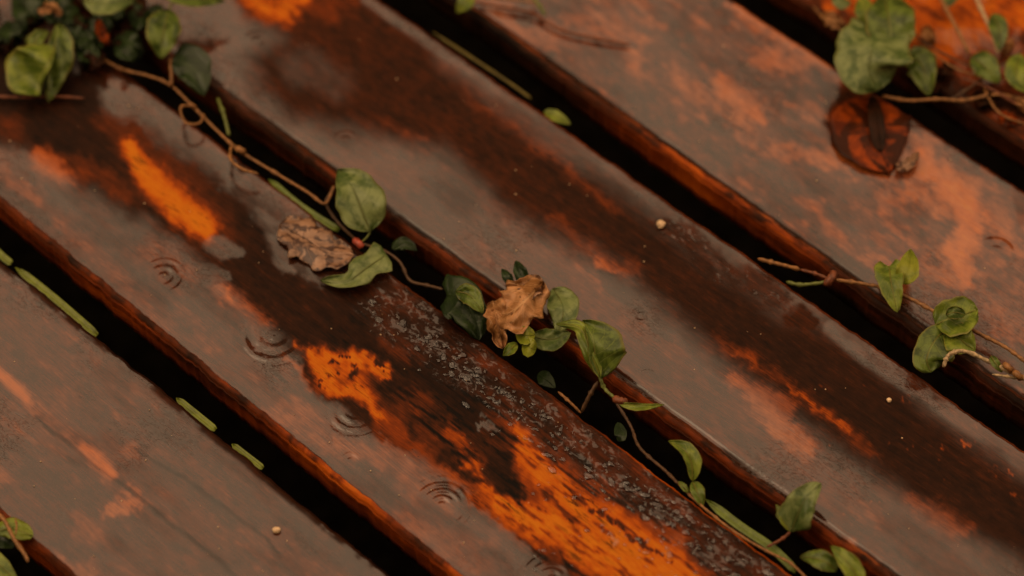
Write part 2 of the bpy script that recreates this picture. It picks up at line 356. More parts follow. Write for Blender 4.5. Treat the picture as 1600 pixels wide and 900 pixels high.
        sheen = np.where(bd > .5, np.minimum(sheen, 1-bd), sheen); tone = tone*(1-.5*bd)+(.19+(med-.5)*.5)*.5*bd
        for b_ in ([(762, 652, 6), (770, 656, 5)], [(755, 668, 6), (775, 671, 6)], [(958, 845, 5)], [(942, 833, 6)]): sheen = np.maximum(sheen, .8*(1-smooth(sdist(Xf, Yf, b_), .7, 1.1)))
        tl_ = polymask(X, Y, [(-60, 40), (100, 60), (150, 120), (140, 165), (-60, 170)], 14); tone = tone*(1-tl_)+.10*tl_; sheen = sheen*(1-tl_*.9)
        wash([(100, 340, 12), (140, 390, 12), (250, 500, 14)], .40, .1, 2.0)
        wash([(460, 640, 26), (520, 700, 20)], .45); wash([(600, 690, 22), (660, 760, 22)], .45); wash([(700, 850, 24), (740, 890, 24)], .42)
    if idx == 3:
        tone = .27+(big-.5)*.25+smooth(med, .55, .8)*.10
        dark = [(360, -60), (600, -60), (700, 105), (800, 185), (905, 262), (1000, 330), (1085, 398), (1225, 490), (1290, 505), (1440, 625), (1660, 800), (1660, 925), (1560, 860), (1450, 800), (1370, 745),
                (1260, 668), (1170, 595), (1100, 535), (1040, 480), (985, 430), (930, 385), (860, 360), (800, 330), (735, 275), (690, 232), (560, 205), (450, 180), (405, 140), (395, 90), (440, 60), (400, 30)]
        dm = polymask(px*.6+X*.4, py*.6+Y*.4, dark, 46)
        sheen = 1-dm; k = smooth(px, 500, 1250)  # dark reflection band painted in: gloss cut here, wood darkened below
        tone = tone*(1-dm)+(.25-.09*k+(big-.5)*.10)*dm
        # soft film patches in the band upper left
        sheen = np.maximum(sheen, .45*stroke(X, Y, [(460, 100, 40), (520, 130, 40)], .1, 1.5)); sheen = np.minimum(sheen, 1-.5*stroke(X, Y, [(480, 155, 26)], .1, 1.6))
        orange([(395, -5, 22), (440, 12, 20), (470, 5, 16)], .86); sheen -= .9*stroke(X, Y, [(395, -5, 26), (450, 12, 22)])
        wash([(500, 20, 18), (560, 0, 18)], .45)
        wash([(600, 185, 6), (650, 212, 8), (680, 232, 5)], .42); wash([(860, 345, 10), (940, 395, 12), (990, 430, 10)], .42)
        orange([(935, 402, 6), (962, 418, 6)], .68); wash([(905, 425, 16), (930, 445, 18)], .60)
        wash([(1130, 530, 10), (1200, 580, 10), (1300, 655, 10), (1370, 710, 8)], .42); orange([(1150, 548, 3), (1190, 575, 4)], .6)
        orange([(1225, 602, 4), (1290, 648, 5), (1325, 672, 3)], .66)
        wash([(1150, 590, 16), (1200, 640, 20), (1260, 700, 18)], .60); orange([(1205, 660, 10), (1240, 692, 9)], .62)
        wash([(1180, 610, 12), (1240, 640, 14)], .52); wash([(1430, 780, 14), (1520, 835, 14)], .46); wash([(1330, 845, 12), (1360, 880, 12)], .55)
        wash([(1150, 738, 5), (1215, 790, 5)], .62); wash([(1290, 842, 6), (1400, 920, 7)], .66); wash([(1150, 750, 14), (1200, 790, 12), (1300, 865, 14)], .40); wash([(530, 250, 24), (640, 280, 24)], .34)
        wash([(760, 320, 20), (1000, 520, 20)], .34); wash([(960, 330, 9), (850, 235, 10), (740, 150, 8)], .42, .2, 1.8)
        for s_ in range(30):
            x = 1280+rng.random()*300; y = 560+rng.random()*260; orange([(x, y, 1+rng.random()*1.5), (x+4, y+3, 1.)], .38+.15*rng.random(), .4, 1.4)
        for (x, y, r_) in ((1505, 685, 3), (1515, 692, 3), (1470, 700, 3), (1575, 728, 2)): orange([(x, y, r_), (x+6, y+5, r_*.6)], .66, .4, 1.4)
        rimf = np.maximum(stroke(px, py, [(575, -5, 12), (668, 62, 13), (788, 142, 13), (880, 206, 13), (1015, 305, 14), (1100, 368, 16), (1168, 416, 20), (1212, 455, 20)], .55, 1.5),
                          stroke(px, py, [(1300, 512, 14), (1360, 556, 17), (1440, 606, 18), (1640, 752, 18)], .5, 1.7))
        sheen = np.maximum(sheen, rimf*(.72+.3*smooth(med, .3, .6)))  # bright rim reflection painted as a stripe of extra gloss
        ep = polymask(Xf, Yf, [(1000, 340), (1060, 345), (1235, 462), (1225, 488), (1150, 450), (1080, 400)], 8)
        bead = np.maximum(bead, ep*.75*smooth(med, .3, .5)); sheen = np.maximum(sheen*(1-ep*.3), ep*.3)
        sheen -= .85*stroke(X, Y, [(1245, 492, 14), (1262, 500, 14)], .4, 1.3)
    if idx == 4:
        tone = .33+(big-.5)*.4+smooth(med, .5, .75)*.2
        for pl, v in (([(1120, 125, 16), (1170, 165, 18), (1190, 185, 12)], .68), ([(1180, 95, 16), (1240, 105, 18), (1300, 130, 14)], .60), ([(1140, 5, 9), (1200, 45, 14), (1290, 95, 9)], .70),
                      ([(1240, 235, 14), (1330, 250, 16), (1440, 270, 18)], .60), ([(1440, 250, 20), (1500, 300, 30), (1520, 350, 26), (1500, 400, 26), (1515, 440, 16)], .80),
                      ([(1420, 300, 14), (1470, 330, 14)], .62), ([(1560, 350, 18), (1600, 400, 18)], .55), ([(1060, 120, 16), (1090, 150, 14)], .5), ([(1060, 200, 14), (1110, 230, 16)], .55),
                      ([(840, 60, 14), (900, 40, 16), (1000, 60, 12)], .5), ([(770, 20, 14), (850, 100, 9)], .55), ([(1540, 470, 14), (1600, 520, 16)], .46), ([(940, 170, 14), (1000, 200, 12)], .5)):
            wash(pl, v, .2, 1.5)
        wash([(940, 185, 6), (1010, 235, 8), (1110, 300, 9), (1200, 355, 10)], .66, .2, 1.7)
        wash([(1000, 150, 20), (1140, 260, 20)], .26); wash([(1270, 120, 14), (1320, 160, 14)], .22); sheen -= .3*stroke(X, Y, [(1590, 300, 12), (1600, 340, 12)])
    if idx == 5:
        tone = .60+(big-.5)*.9+(med-.5)*.7; sheen = smooth(fbm(px/30, py/30, 300), .5, .68)*.55
        wash([(1400, 120, 26), (1500, 150, 26), (1600, 180, 24)], .18); wash([(1460, 70, 22), (1540, 30, 24)], .78); wash([(1300, 25, 18)], .7); wash([(1600, 20, 30)], .8)
    sheen = sheen*(.74+.30*smooth(fbm(al/190+3, ac/60, 880, 3), .3, .62))*(.90+.12*smooth(fbm(al/40, ac/14, 890, 4), .3, .6)); tone = tone+(fbm(al/14, ac/9, 860, 4)-.5)*(.34 if idx in (4, 5) else .16)
    return np.clip(tone, 0, 1), np.clip(sheen, 0, 1), np.clip(bead, 0, 1)

FINE = 0.00115
def plank(idx, kL, cL, kR, cR, label, lo=-.42, hi=.42, fine=True):
    # cross profile: (side, position across 0..1, offset m, z)
    a_c = np.linspace(-1.5, lo, 14)[:-1]; a_d = np.linspace(hi, 1.5, 14)[1:]
    a_f = np.arange(lo, hi, FINE if fine else .02); A = np.concatenate([a_c, a_f, a_d])
    wid = cR-cL
    prof = []                                                       # (offset from left edge, z, kind)
    for z in (-THK, -THK*.72, -THK*.5, -THK*.34, -THK*.22, -THK*.13): prof.append((0.0, z))
    rl = .0036
    for k in range(6):
        th = math.pi-(k+.5)/6*math.pi/2; prof.append((rl+rl*math.cos(th), -rl+rl*math.sin(th)))
    rr = .0028; nT = int((wid-rl-rr)/(FINE if fine else .012))
    grooved = idx in (3, 4)
    for k in range(nT+1):
        x = rl+(wid-rl-rr)*k/nT; u = x/wid
        z = -.0006*(2*u-1)**2+.0002
        if grooved: z -= .0010*math.exp(-((x-.0062)/.0009)**2)
        prof.append((x, z))
    for k in range(8):
        th = math.pi/2-(k+1)/8*math.pi/2; prof.append((wid-rr+rr*math.cos(th), -rr-.0004+rr*math.sin(th)))
    for z in (-.011, -.016, -THK): prof.append((wid, z))
    prof = np.array(prof); nP = len(prof); nA = len(A)
    LO = kL*A+cL; RO = kR*A+cR
    s = prof[:, 0]/wid
    O = LO[:, None]*(1-s)[None]+RO[:, None]*s[None]
    Z = np.repeat(prof[:, 1][None], nA, 0)
    # wobble of the worn edges, and shallow undulation of the surface
    AA = np.repeat(A[:, None], nP, 1)
    eL = (fbm(A*90, A*0+idx, 5+idx)-.5)*.0022+(fbm(A*420, A*0+idx, 9+idx, 2)-.5)*.0009
    eR = (fbm(A*70, A*0+idx+7, 15+idx)-.5)*.0022+(fbm(A*380, A*0+idx, 19+idx, 2)-.5)*.0008
    O = O+eL[:, None]*np.clip(1-s*9, 0, 1)[None]+eR[:, None]*np.clip(1-(1-s)*9, 0, 1)[None]
    Z = Z+(fbm(AA*28, O*60, 40+idx)-.5)*.0009*np.clip(np.minimum(s, 1-s)*12, 0, 1)[None]
    X = AA*DD[0]+O*NN[0]; Y = AA*DD[1]+O*NN[1]
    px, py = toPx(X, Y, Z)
    tone, sheen, bead = paint(idx, px, py) if fine else paint(9, px, py)
    side_l = (prof[:, 1] < -.0022)&(s < .5)
    dep = np.clip(-prof[:, 1]/THK, 0, 1)
    nse = fbm(AA*30, Z*300, 60+idx)
    tl = {1: .50, 2: .53, 3: .41, 4: .42, 5: .20}.get(idx, .45)+(nse-.5)*.45+(fbm(AA*12, Z*40, 77+idx)-.5)*.55
    if idx == 4: tl = tl+.15*smooth(px, 960, 1080)-.30*smooth(px, 1230, 1340)-.26*(1-smooth(px, 880, 980))
    if idx == 3: tl = tl-.04
    sl = side_l[None].astype(float)*np.ones((nA, 1))
    tone = tone*(1-sl)+tl*sl; sheen = sheen*(1-sl)
    # top left arris: worn to bare orange and dark nicks, no standing water
    nearL = (prof[:, 0] < .0034)&(prof[:, 1] >= -.0022)
    nick = .75*smooth(fbm(AA*110, O*100, 90+idx, 4), .45, .8)
    nl = nearL[None].astype(float)*np.ones((nA, 1))
    tone = tone*(1-nl)+(tl*(1-nick)+.06*nick)*nl; sheen = sheen*(1-nl)
    rs = ((prof[:, 0] > wid-.0022))[None].astype(float)*np.ones((nA, 1))
    tone = tone*(1-rs)+({1: .2, 2: .34+.36*smooth(px, 900, 1020), 3: .42}.get(idx, .38))*rs; sheen = sheen*(1-rs*.8); bead = bead*(1-rs)*(1-sl)
    if idx == 1:
        e = smooth(prof[:, 0], wid-.0062, wid-.0030)[None]*np.ones((nA, 1)); sheen = sheen*(1-e*.85*smooth(fbm(AA*60, O*90, 3), .3, .5)); tone = tone*(1-e*.7)+.15*e*.7
    if grooved:
        gv = np.exp(-((prof[:, 0]-.0062)/.0009)**2)[None]*smooth(fbm(AA*22, AA*0, 55+idx), .25, .45); sheen = sheen*(1-.9*gv); tone = tone*(1-.75*gv)
    V = np.stack([X, Y, Z], -1).reshape(-1, 3)
    org = np.array([DD[0]*0+NN[0]*(cL+cR)/2, NN[1]*(cL+cR)/2, 0]); V = V-org
    i = np.arange(nA-1)[:, None]; j = np.arange(nP-1)[None]
    F = np.stack([i*nP+j, (i+1)*nP+j, (i+1)*nP+j+1, i*nP+j+1], -1).reshape(-1, 4)
    # underside
    ib = np.arange(nA-1); FB = np.stack([ib*nP+nP-1, (ib+1)*nP+nP-1, (ib+1)*nP, ib*nP], -1); F = np.concatenate([F, FB])
    me = bpy.data.meshes.new('deck_plank'); me.vertices.add(len(V)); me.vertices.foreach_set('co', V.astype(np.float32).ravel())
    me.loops.add(len(F)*4); me.loops.foreach_set('vertex_index', F.astype(np.int32).ravel())
    me.polygons.add(len(F)); me.polygons.foreach_set('loop_start', np.arange(0, len(F)*4, 4, dtype=np.int32))
    me.polygons.foreach_set('use_smooth', np.ones(len(F), bool))
    me.update(calc_edges=True)
    uvv = np.stack([AA+idx*3.1, np.where(np.ones((nA, 1), bool)&(side_l[None]), O*0+prof[:, 0][None]+Z*1.0, np.repeat(prof[:, 0][None], nA, 0))+idx*.7], -1).reshape(-1, 2)
    ul = me.uv_layers.new(name='UVMap'); ul.data.foreach_set('uv', uvv[F.ravel()].astype(np.float32).ravel())
    for nm, arr in (('tone', tone), ('sheen', sheen), ('bead', bead)):
        at = me.attributes.new(nm, 'FLOAT', 'POINT'); at.data.foreach_set('value', arr.astype(np.float32).ravel())
    me.materials.append(WOOD)
    o = bpy.data.objects.new('deck_plank', me); COL.objects.link(o); o.location = org
    setp(o, label, 'plank', 'wet planks of the wooden deck'); return o

L = {}
for i in (1, 2, 3, 4, 5): 
    L[i] = [fitline(EDGE[i][0]), fitline(EDGE[i][1]) if EDGE[i][1] else None]
L[1][0] = (L[1][1][0], L[1][0][1]); L[5][0] = (L[4][1][0], L[5][0][1]); L[5][1] = (L[5][0][0], L[5][0][1]+.113)
PL = {1: 'grey brown wet plank in the lower left corner with a thin orange streak',
      2: 'wet plank with bright orange worn patches, ring ripples and beaded water',
      3: 'wet plank through the middle of the view with a broad soft dark brown band',
      4: 'wet plank with wrinkled water film and a russet leaf lying on it',
      5: 'orange plank in the upper right corner with green leaves and stems over it'}
for i in (1, 2, 3, 4, 5):
    (kL, cL), (kR, cR) = L[i]; plank(i, kL, cL, kR, cR, PL[i])
c0 = L[1][0][1]-.025; c1 = L[5][1][1]+.025
for k in range(3):
    plank(20+k, 0, c0-.113-k*.138, 0, c0-k*.138, 'plain wet plank beyond the lower left corner, %s' % ['next to the cracked grey plank', 'second one out', 'third and outermost'][k], fine=False)
    plank(30+k, 0, c1+k*.138, 0, c1+.113+k*.138, 'plain wet plank beyond the upper right corner, %s' % ['next to the orange plank', 'second one out', 'third and outermost'][k], fine=False)

# ------------------------------------------------------------------ vegetation builders
def catmull(pts, n):
    p = np.array(pts, float)
    if len(p) == 2: t = np.linspace(0, 1, n)[:, None]; return p[0]*(1-t)+p[1]*t
    q = np.vstack([2*p[0]-p[1], p, 2*p[-1]-p[-2]]); m = len(p)-1; res = []
    for t in np.linspace(0, m, n):
        i = min(int(t), m-1); f = t-i; a, b, c, d = q[i:i+4]
        res.append(.5*((2*b)+(c-a)*f+(2*a-5*b+4*c-d)*f*f+(3*b-a-3*c+d)*f**3))
    return np.array(res)
PXM = .00035
def tube(name, pts, rad, mat, parent, n=None, taper=1.0, nodes=True):
    """pts (px, py, z); rad in px"""
    w = [P(x, y, z) for x, y, z in pts]; n = n or max(8, len(pts)*5); c = catmull(w, n)
    # small kinks
    vs, fs = [], []; S = 7
    for i, p in enumerate(c):
        t = c[min(i+1, n-1)]-c[max(i-1, 0)]; t = t/(np.linalg.norm(t)+1e-9)
        a = np.cross(t, [0, 0, 1.]); a /= (np.linalg.norm(a)+1e-9); b = np.cross(a, t)
        r = rad*PXM*(1+(taper-1)*i/(n-1))*(1+.14*math.sin(i*2.3+len(pts)))
        if nodes and i % 9 == 5: r *= 1.45
        if i in (0, n-1): r *= .35
        for k in range(S):
            an = 2*math.pi*k/S; vs.append(p+r*(a*math.cos(an)+b*math.sin(an)))
    for i in range(n-1):
        for k in range(S): fs.append((i*S+k, i*S+(k+1) % S, (i+1)*S+(k+1) % S, (i+1)*S+k))
    fs.append(tuple(range(S))[::-1]); fs.append(tuple(range((n-1)*S, n*S)))
    return meshobj(name, vs, fs, mat, parent)
def prof_fn(kind, s):
    s = np.clip(s, 0, 1)
    if kind == 'ovate': return np.sin(np.pi*s**.8)**.75
    if kind == 'heart': return np.minimum(1, (s/.10+.30)**.6)*(1-s**1.7)**.62*np.where(s < 1, 1, 0)
    if kind == 'round': return np.sqrt(np.clip(1-(2*s-1)**2, 0, 1))
    if kind == 'strap': return np.sin(np.pi*np.clip(s, 0, 1))**.45
    if kind == 'bowl': return (.72+.28*np.minimum(1, s/.35))*np.sqrt(np.clip(1-s**2.6, 0, 1))
    if kind == 'ivy': return np.clip(np.minimum(1, (s/.08+.35)**.6)*(1-s**1.4)**.7*(1+.16*np.cos(s*14)), 0, 2)
    if kind == 'torn': return np.sin(np.pi*s**.85)**.5*(1+.14*np.sin(s*23)+.08*np.sin(s*41))
def leaf(name, mid, wl, wr, mat, parent, kind='ovate', fold=0., cup=0., lobe=0., wave=0., petiole=None, pmat='stem_green', twist=0., label=None, curlL=0., curlR=0., seed=None):
    """mid: (px, py, z) from base to tip; wl / wr widths in px to the left / right of the midrib (seen along it in the picture)"""
    nu, nv = 22, 17; q = catmull(mid, nu); Ln = np.hypot(q[-1][0]-q[0][0], q[-1][1]-q[0][1]); sd_ = seed if seed is not None else int(mid[0][0]*7+mid[0][1])
    r = np.random.default_rng(sd_); ph = r.random(4)*6
    vs, uv = [], []
    for i in range(nu):
        s = i/(nu-1); t = q[min(i+1, nu-1)][:2]-q[max(i-1, 0)][:2]; t = t/(np.linalg.norm(t)+1e-9); nrm = np.array([t[1], -t[0]])   # left of travel on screen (y down)
        w = float(prof_fn(kind, np.array(s)))
        for j in range(nv):
            v = -1+2*j/(nv-1); W_ = (wl if v < 0 else wr)*w; side = 1 if v < 0 else -1
            e = 1+.035*math.sin(s*19+ph[0]+v)+.02*math.sin(s*37+ph[1])
            off = abs(v)*W_*side*e
            back = -lobe*abs(v)**1.3*math.exp(-s*5)*Ln
            x = q[i][0]+nrm[0]*off+t[0]*back; y = q[i][1]+nrm[1]*off+t[1]*back
            z = q[i][2]+fold*abs(v)*.001*w+cup*.001*(v*v)*w
            z += (curlL if v < 0 else curlR)*.001*abs(v)**2
            z += wave*.001*(math.sin(s*9+ph[2]+v*2)*abs(v)+.6*math.sin(s*17+ph[3]-v*5)*v*v+.5*math.sin(s*7+v*6+ph[1]))
            vs.append(P(x, y, z)); uv.append((s, j/(nv-1)))
    fs = [(i*nv+j, i*nv+j+1, (i+1)*nv+j+1, (i+1)*nv+j) for i in range(nu-1) for j in range(nv-1)]
    o = meshobj(name, vs, fs, M[mat], parent, uvs=uv)
    md = o.modifiers.new('thickness', 'SOLIDIFY'); md.thickness = .00022; md.offset = 0
    if label: o['label'] = label
    # raised midrib, a sub-part
    mr = [(a, b, c+.0003) for a, b, c in [tuple(q[k]) for k in range(0, nu, 3)]]
    tb = tube('midrib', mr, 1.1, M[mat], None, n=14, taper=.4, nodes=False); reparent(tb, o, parent)
    if petiole: tb = tube('petiole', petiole, 1.9, M[pmat], None, taper=.8, nodes=False); reparent(tb, o, parent)
    return o
def reparent(tb, o, parent):
    org = np.array(parent.location if parent is not None else o.location); me = tb.data
    co = np.zeros(len(me.vertices)*3, np.float32); me.vertices.foreach_get('co', co); co = co.reshape(-1, 3)-org.astype(np.float32)
    me.vertices.foreach_set('co', co.ravel()); tb.parent = o; tb.location = (0, 0, 0)
def plant(name, px, py, z, label, cat, group=None): return empty(name, P(px, py, z), label, cat, group)

# ---- vine along the gap, upper left
v1 = plant('ivy_vine', 150, 85, .004, 'tan stemmed ivy vine reaching from the upper left corner along the gap', 'vine')
tube('stem', [(120, 60, -.002), (150, 85, .003), (190, 108, .004), (230, 118, .005), (265, 132, .006), (300, 165, .006), (340, 205, .005), (375, 236, .005), (430, 270, .004), (480, 300, .002), (508, 318, .001), (522, 290, .004)], 2.3, M['stem_tan'], v1, n=70)
tube('tendril', [(300, 165, .006), (282, 168, .008), (290, 192, .009), (312, 192, .008), (318, 178, .006)], 2.0, M['stem_tan'], v1)
tube('tendril', [(362, 225, .006), (360, 248, .009), (378, 264, .010), (404, 272, .008)], 2.4, M['stem_tan'], v1)
tube('tendril', [(340, 153, .004), (350, 180, .006), (358, 212, .005)], 3.0, M['stem_green'], v1)
tube('tendril', [(266, 90, .012), (268, 112, .010), (268, 132, .007)], 3.0, M['stem_tan'], v1)
for (x, y, r_) in ((190, 108, 4), (265, 132, 4), (300, 165, 5), (375, 234, 7)):
    tube('stem_node', [(x-r_, y-r_*.5, .006), (x, y, .009), (x+r_, y+r_*.6, .006)], r_*.75, M['stem_tan'], v1, n=7, nodes=False)
leaf('leaf', [(86, 72, .020), (76, 100, .022), (62, 126, .012), (62, 150, .008)], 5, 60, 'light', v1, 'round', fold=4, wave=1.8, label='pale yellow green half of the folded ivy leaf')
leaf('leaf', [(92, 36, .020), (84, 78, .019), (76, 118, .012), (76, 160, .006)], 34, 12, 'mid', v1, 'ovate', fold=-3, wave=1.4)
leaf('leaf', [(50, 78, .016), (60, 58, .018), (76, 50, .016)], 12, 12, 'mid', v1, 'ovate', fold=2, wave=1)
leaf('leaf', [(264, 14, .020), (256, 50, .022), (252, 92, .014)], 26, 29, 'mid', v1, 'ovate', fold=4, wave=1.2, petiole=[(264, 14, .020), (272, 0, .018), (276, -12, .015)])
leaf('leaf', [(268, 96, .012), (298, 105, .012), (318, 150, .006)], 34, 26, 'dark', v1, 'ovate', fold=2, wave=1)
leaf('leaf', [(130, 0, .024), (165, 4, .024), (212, 0, .020)], 22, 20, 'grey', v1, 'ovate', fold=3, wave=.8)
leaf('leaf', [(255, -8, .020), (305, -2, .020), (352, 2, .016)], 16, 13, 'mid', v1, 'ovate', fold=2, wave=.6)
for (a, b, wl_, m_) in (((60, 30), (20, -6), 26, 'dark'), ((120, 40), (160, 70), 26, 'dark'), ((180, 60), (225, 85), 24, 'dark'), ((70, 5), (110, 30), 22, 'dark'), ((150, 100), (120, 60), 18, 'dark'), ((200, 30), (235, 20), 22, 'dark'), ((215, 95), (190, 60), 15, 'dark'), ((95, 10), (60, 0), 26, 'dark')):
    leaf('leaf', [(a[0], a[1], .004), ((a[0]+b[0])/2, (a[1]+b[1])/2, .009), (b[0], b[1], .002)], wl_, wl_, m_, v1, 'ovate', fold=2, wave=1.2)
rl_ = random.Random(5)
for k in range(34):
    x = rl_.uniform(-10, 245); y = rl_.uniform(-15, 108)
    if y > 60+ .25*x and x < 180: y -= 40
    a = rl_.uniform(0, 6.28); l_ = rl_.uniform(24, 44); m_ = rl_.choice(['dark', 'dark', 'umber', 'umber'])
    leaf('leaf', [(x, y, .003), (x+l_*.5*math.cos(a), y+l_*.5*math.sin(a), .003+rl_.random()*.007), (x+l_*math.cos(a), y+l_*math.sin(a), .001)], l_*.4, l_*.4, m_, v1, rl_.choice(['ovate', 'torn']), fold=rl_.uniform(-2, 3), wave=1.4, seed=k)
leaf('leaf', [(60, 20, .014), (80, 12, .016), (96, 24, .012)], 9, 8, 'dead', v1, 'torn', wave=1.2)
leaf('leaf', [(152, 30, .012), (160, 55, .014), (172, 72, .010)], 9, 8, 'russet', v1, 'torn', wave=1.2)
leaf('leaf', [(42, 70, .012), (52, 62, .014), (66, 70, .012)], 9, 8, 'light', v1, 'ovate', wave=.8)

tw = plant('dry_twig', 0, 152, .004, 'thin dark dry twig lying level near the left edge of the view', 'twig')
tube('stem', [(-40, 150, .003), (30, 152, .0035), (90, 151, .004), (131, 154, .003)], 2.6, M['stem_red'], tw, n=24)

# ---- leaves in the middle gap
v2 = plant('ivy_vine', 560, 372, .004, 'ivy sprig in the middle gap with one rounded green leaf and a pink bud', 'vine')
leaf('leaf', [(578, 362, .006), (566, 330, .014), (550, 292, .018), (528, 264, .014)], 36, 42, 'grey', v2, 'ovate', fold=3.0, wave=1.1, petiole=[(578, 362, .006), (572, 372, .005), (562, 380, .003)])
v2.children[0]['label'] = 'large rounded green leaf'
tube('bud', [(553, 374, .003), (560, 380, .005), (566, 387, .003)], 6, M['bud'], v2, n=9, nodes=False)
leaf('leaf', [(604, 398, .004), (570, 420, .0065), (545, 438, .006), (500, 438, .003)], 24, 26, 'grey', v2, 'ivy', fold=.5, wave=.9)
tube('stem', [(562, 380, .003), (600, 392, .002), (625, 410, .0), (640, 438, -.004), (668, 446, -.002), (692, 452, .002)], 2.4, M['stem_dark'], v2, n=30)
tube('stem', [(522, 292, .003), (510, 318, -.002), (530, 350, -.006), (560, 378, .0)], 2.2, M['stem_dark'], v2, n=20)
leaf('leaf', [(612, 388, -.004), (632, 380, -.001), (652, 392, -.004)], 10, 10, 'dark', v2, 'ovate', wave=.6)

cl = plant('dead_leaf', 495, 388, .003, 'crumpled mottled brown leaf lying flat beside the grey green leaf', 'leaf', 'dead leaves on the deck')
leaf('leaf_blade', [(437, 350, .002), (470, 368, .0035), (510, 392, .004), (553, 398, .003)], 30, 34, 'mottled', cl, 'torn', wave=1.0, cup=-.9)

v3 = plant('ivy_vine', 740, 480, .004, 'ivy plant rising from the middle gap around the curled dead leaf', 'vine')
leaf('leaf', [(698, 462, .004), (722, 466, .010), (742, 500, .006), (748, 532, .0)], 34, 38, 'dark', v3, 'heart', fold=2.5, wave=1, lobe=.1)
leaf('leaf', [(712, 455, .011), (735, 462, .013), (755, 490, .010)], 16, 16, 'mid', v3, 'ovate', fold=2, wave=1)
leaf('leaf', [(864, 450, .004), (880, 482, .009), (872, 522, .006)], 26, 24, 'grey', v3, 'ovate', fold=2, wave=1)
leaf('leaf', [(830, 526, .006), (862, 530, .009), (892, 520, .007)], 17, 19, 'grey', v3, 'ovate', fold=2, wave=.8)
for (x, y, a, b, m_) in ((806, 524, 836, 524, 'bright'), (816, 540, 838, 546, 'bright'), (808, 536, 786, 556, 'light')):
    leaf('leaf', [(x, y, .012), ((x+a)/2, (y+b)/2, .016), (a, b, .013)], 15 if m_ == 'bright' else 9, 15 if m_ == 'bright' else 9, m_, v3, 'round' if m_ == 'bright' else 'ovate', cup=1.5, wave=.3)
leaf('leaf', [(822, 446, .008), (812, 425, .012), (806, 407, .010)], 10, 12, 'dark', v3, 'ovate', fold=2, wave=.6)
leaf('leaf', [(800, 444, .008), (792, 432, .010), (784, 420, .008)], 8, 8, 'dark', v3, 'ovate', fold=1, wave=.6)
# big folded leaf
leaf('leaf', [(939, 592, .012), (930, 560, .019), (926, 530, .024), (910, 500, .022)], 10, 50, 'mid', v3, 'ovate', fold=3.5, wave=1.2, petiole=[(939, 592, .012), (946, 608, .008), (960, 620, .006)], label='large folded green leaf, its lit half towards the right')
leaf('leaf', [(938, 590, .013), (922, 550, .022), (906, 512, .024), (868, 506, .018)], 13, 13, 'light', v3, 'ovate', fold=-2, wave=.8)
tube('stem', [(936, 585, .010), (944, 606, .008), (960, 621, .007), (985, 634, .006)], 2.8, M['stem_green'], v3, n=18)
tube('stem', [(934, 596, .006), (920, 620, .0), (908, 645, -.008)], 3.2, M['stem_dark'], v3, n=14)
tube('stem', [(872, 612, -.003), (890, 628, -.003), (908, 646, -.006)], 2.2, M['stem_tan'], v3, n=14)
tube('bud', [(958, 622, .008), (968, 626, .010), (980, 628, .008)], 6, M['stem_red'], v3, n=9, nodes=False)
leaf('leaf', [(966, 630, .009), (1000, 633, .010), (1038, 632, .009)], 3, 9, 'light', v3, 'ovate', fold=1, wave=.5)
leaf('leaf', [(840, 585, -.010), (852, 592, -.008), (868, 606, -.012)], 12, 12, 'dark', v3, 'ovate')

dl = plant('dead_leaf', 808, 485, .006, 'curled tan dead leaf standing over the middle gap among green leaves', 'leaf', 'dead leaves on the deck')
leaf('leaf_blade', [(850, 440, .012), (822, 468, .020), (795, 490, .018), (764, 488, .006)], 34, 38, 'dead', dl, 'torn', wave=4.2, cup=-2, fold=-1)
leaf('leaf_blade', [(770, 470, .008), (776, 500, .012), (785, 545, .004)], 16, 17, 'dead', dl, 'torn', wave=2.2, cup=1)
leaf('leaf_blade', [(842, 430, .010), (828, 455, .016), (805, 460, .016)], 14, 14, 'mottled', dl, 'torn', wave=2.2, cup=1)

v4 = plant('ivy_vine', 1040, 735, -.004, 'thin dark vine running down the middle gap below the folded leaf', 'vine')
tube('stem', [(960, 625, -.006), (985, 665, -.010), (1000, 700, -.008), (1040, 736, -.003), (1060, 756, .0)], 2.4, M['stem_dark'], v4, n=40)
tube('stem', [(1060, 756, .0), (1090, 785, .002), (1130, 818, .002), (1165, 842, .003), (1200, 862, .003), (1235, 880, .003), (1262, 905, .003)], 2.0, M['stem_tan'], v4, n=50)
leaf('leaf', [(1082, 752, .004), (1080, 722, .010), (1068, 702, .012), (1044, 689, .008)], 9, 17, 'light', v4, 'ovate', fold=2, wave=.5)
leaf('leaf', [(1082, 752, .003), (1090, 770, .005), (1098, 792, .001)], 12, 10, 'mid', v4, 'ovate', fold=1, wave=.5)
leaf('leaf', [(1076, 770, .002), (1068, 760, .003), (1060, 752, .002)], 5, 5, 'mid', v4, 'ovate', wave=.3)
leaf('leaf', [(965, 660, -.008), (970, 680, -.006), (966, 690, -.008)], 10, 10, 'dark', v4, 'ovate')

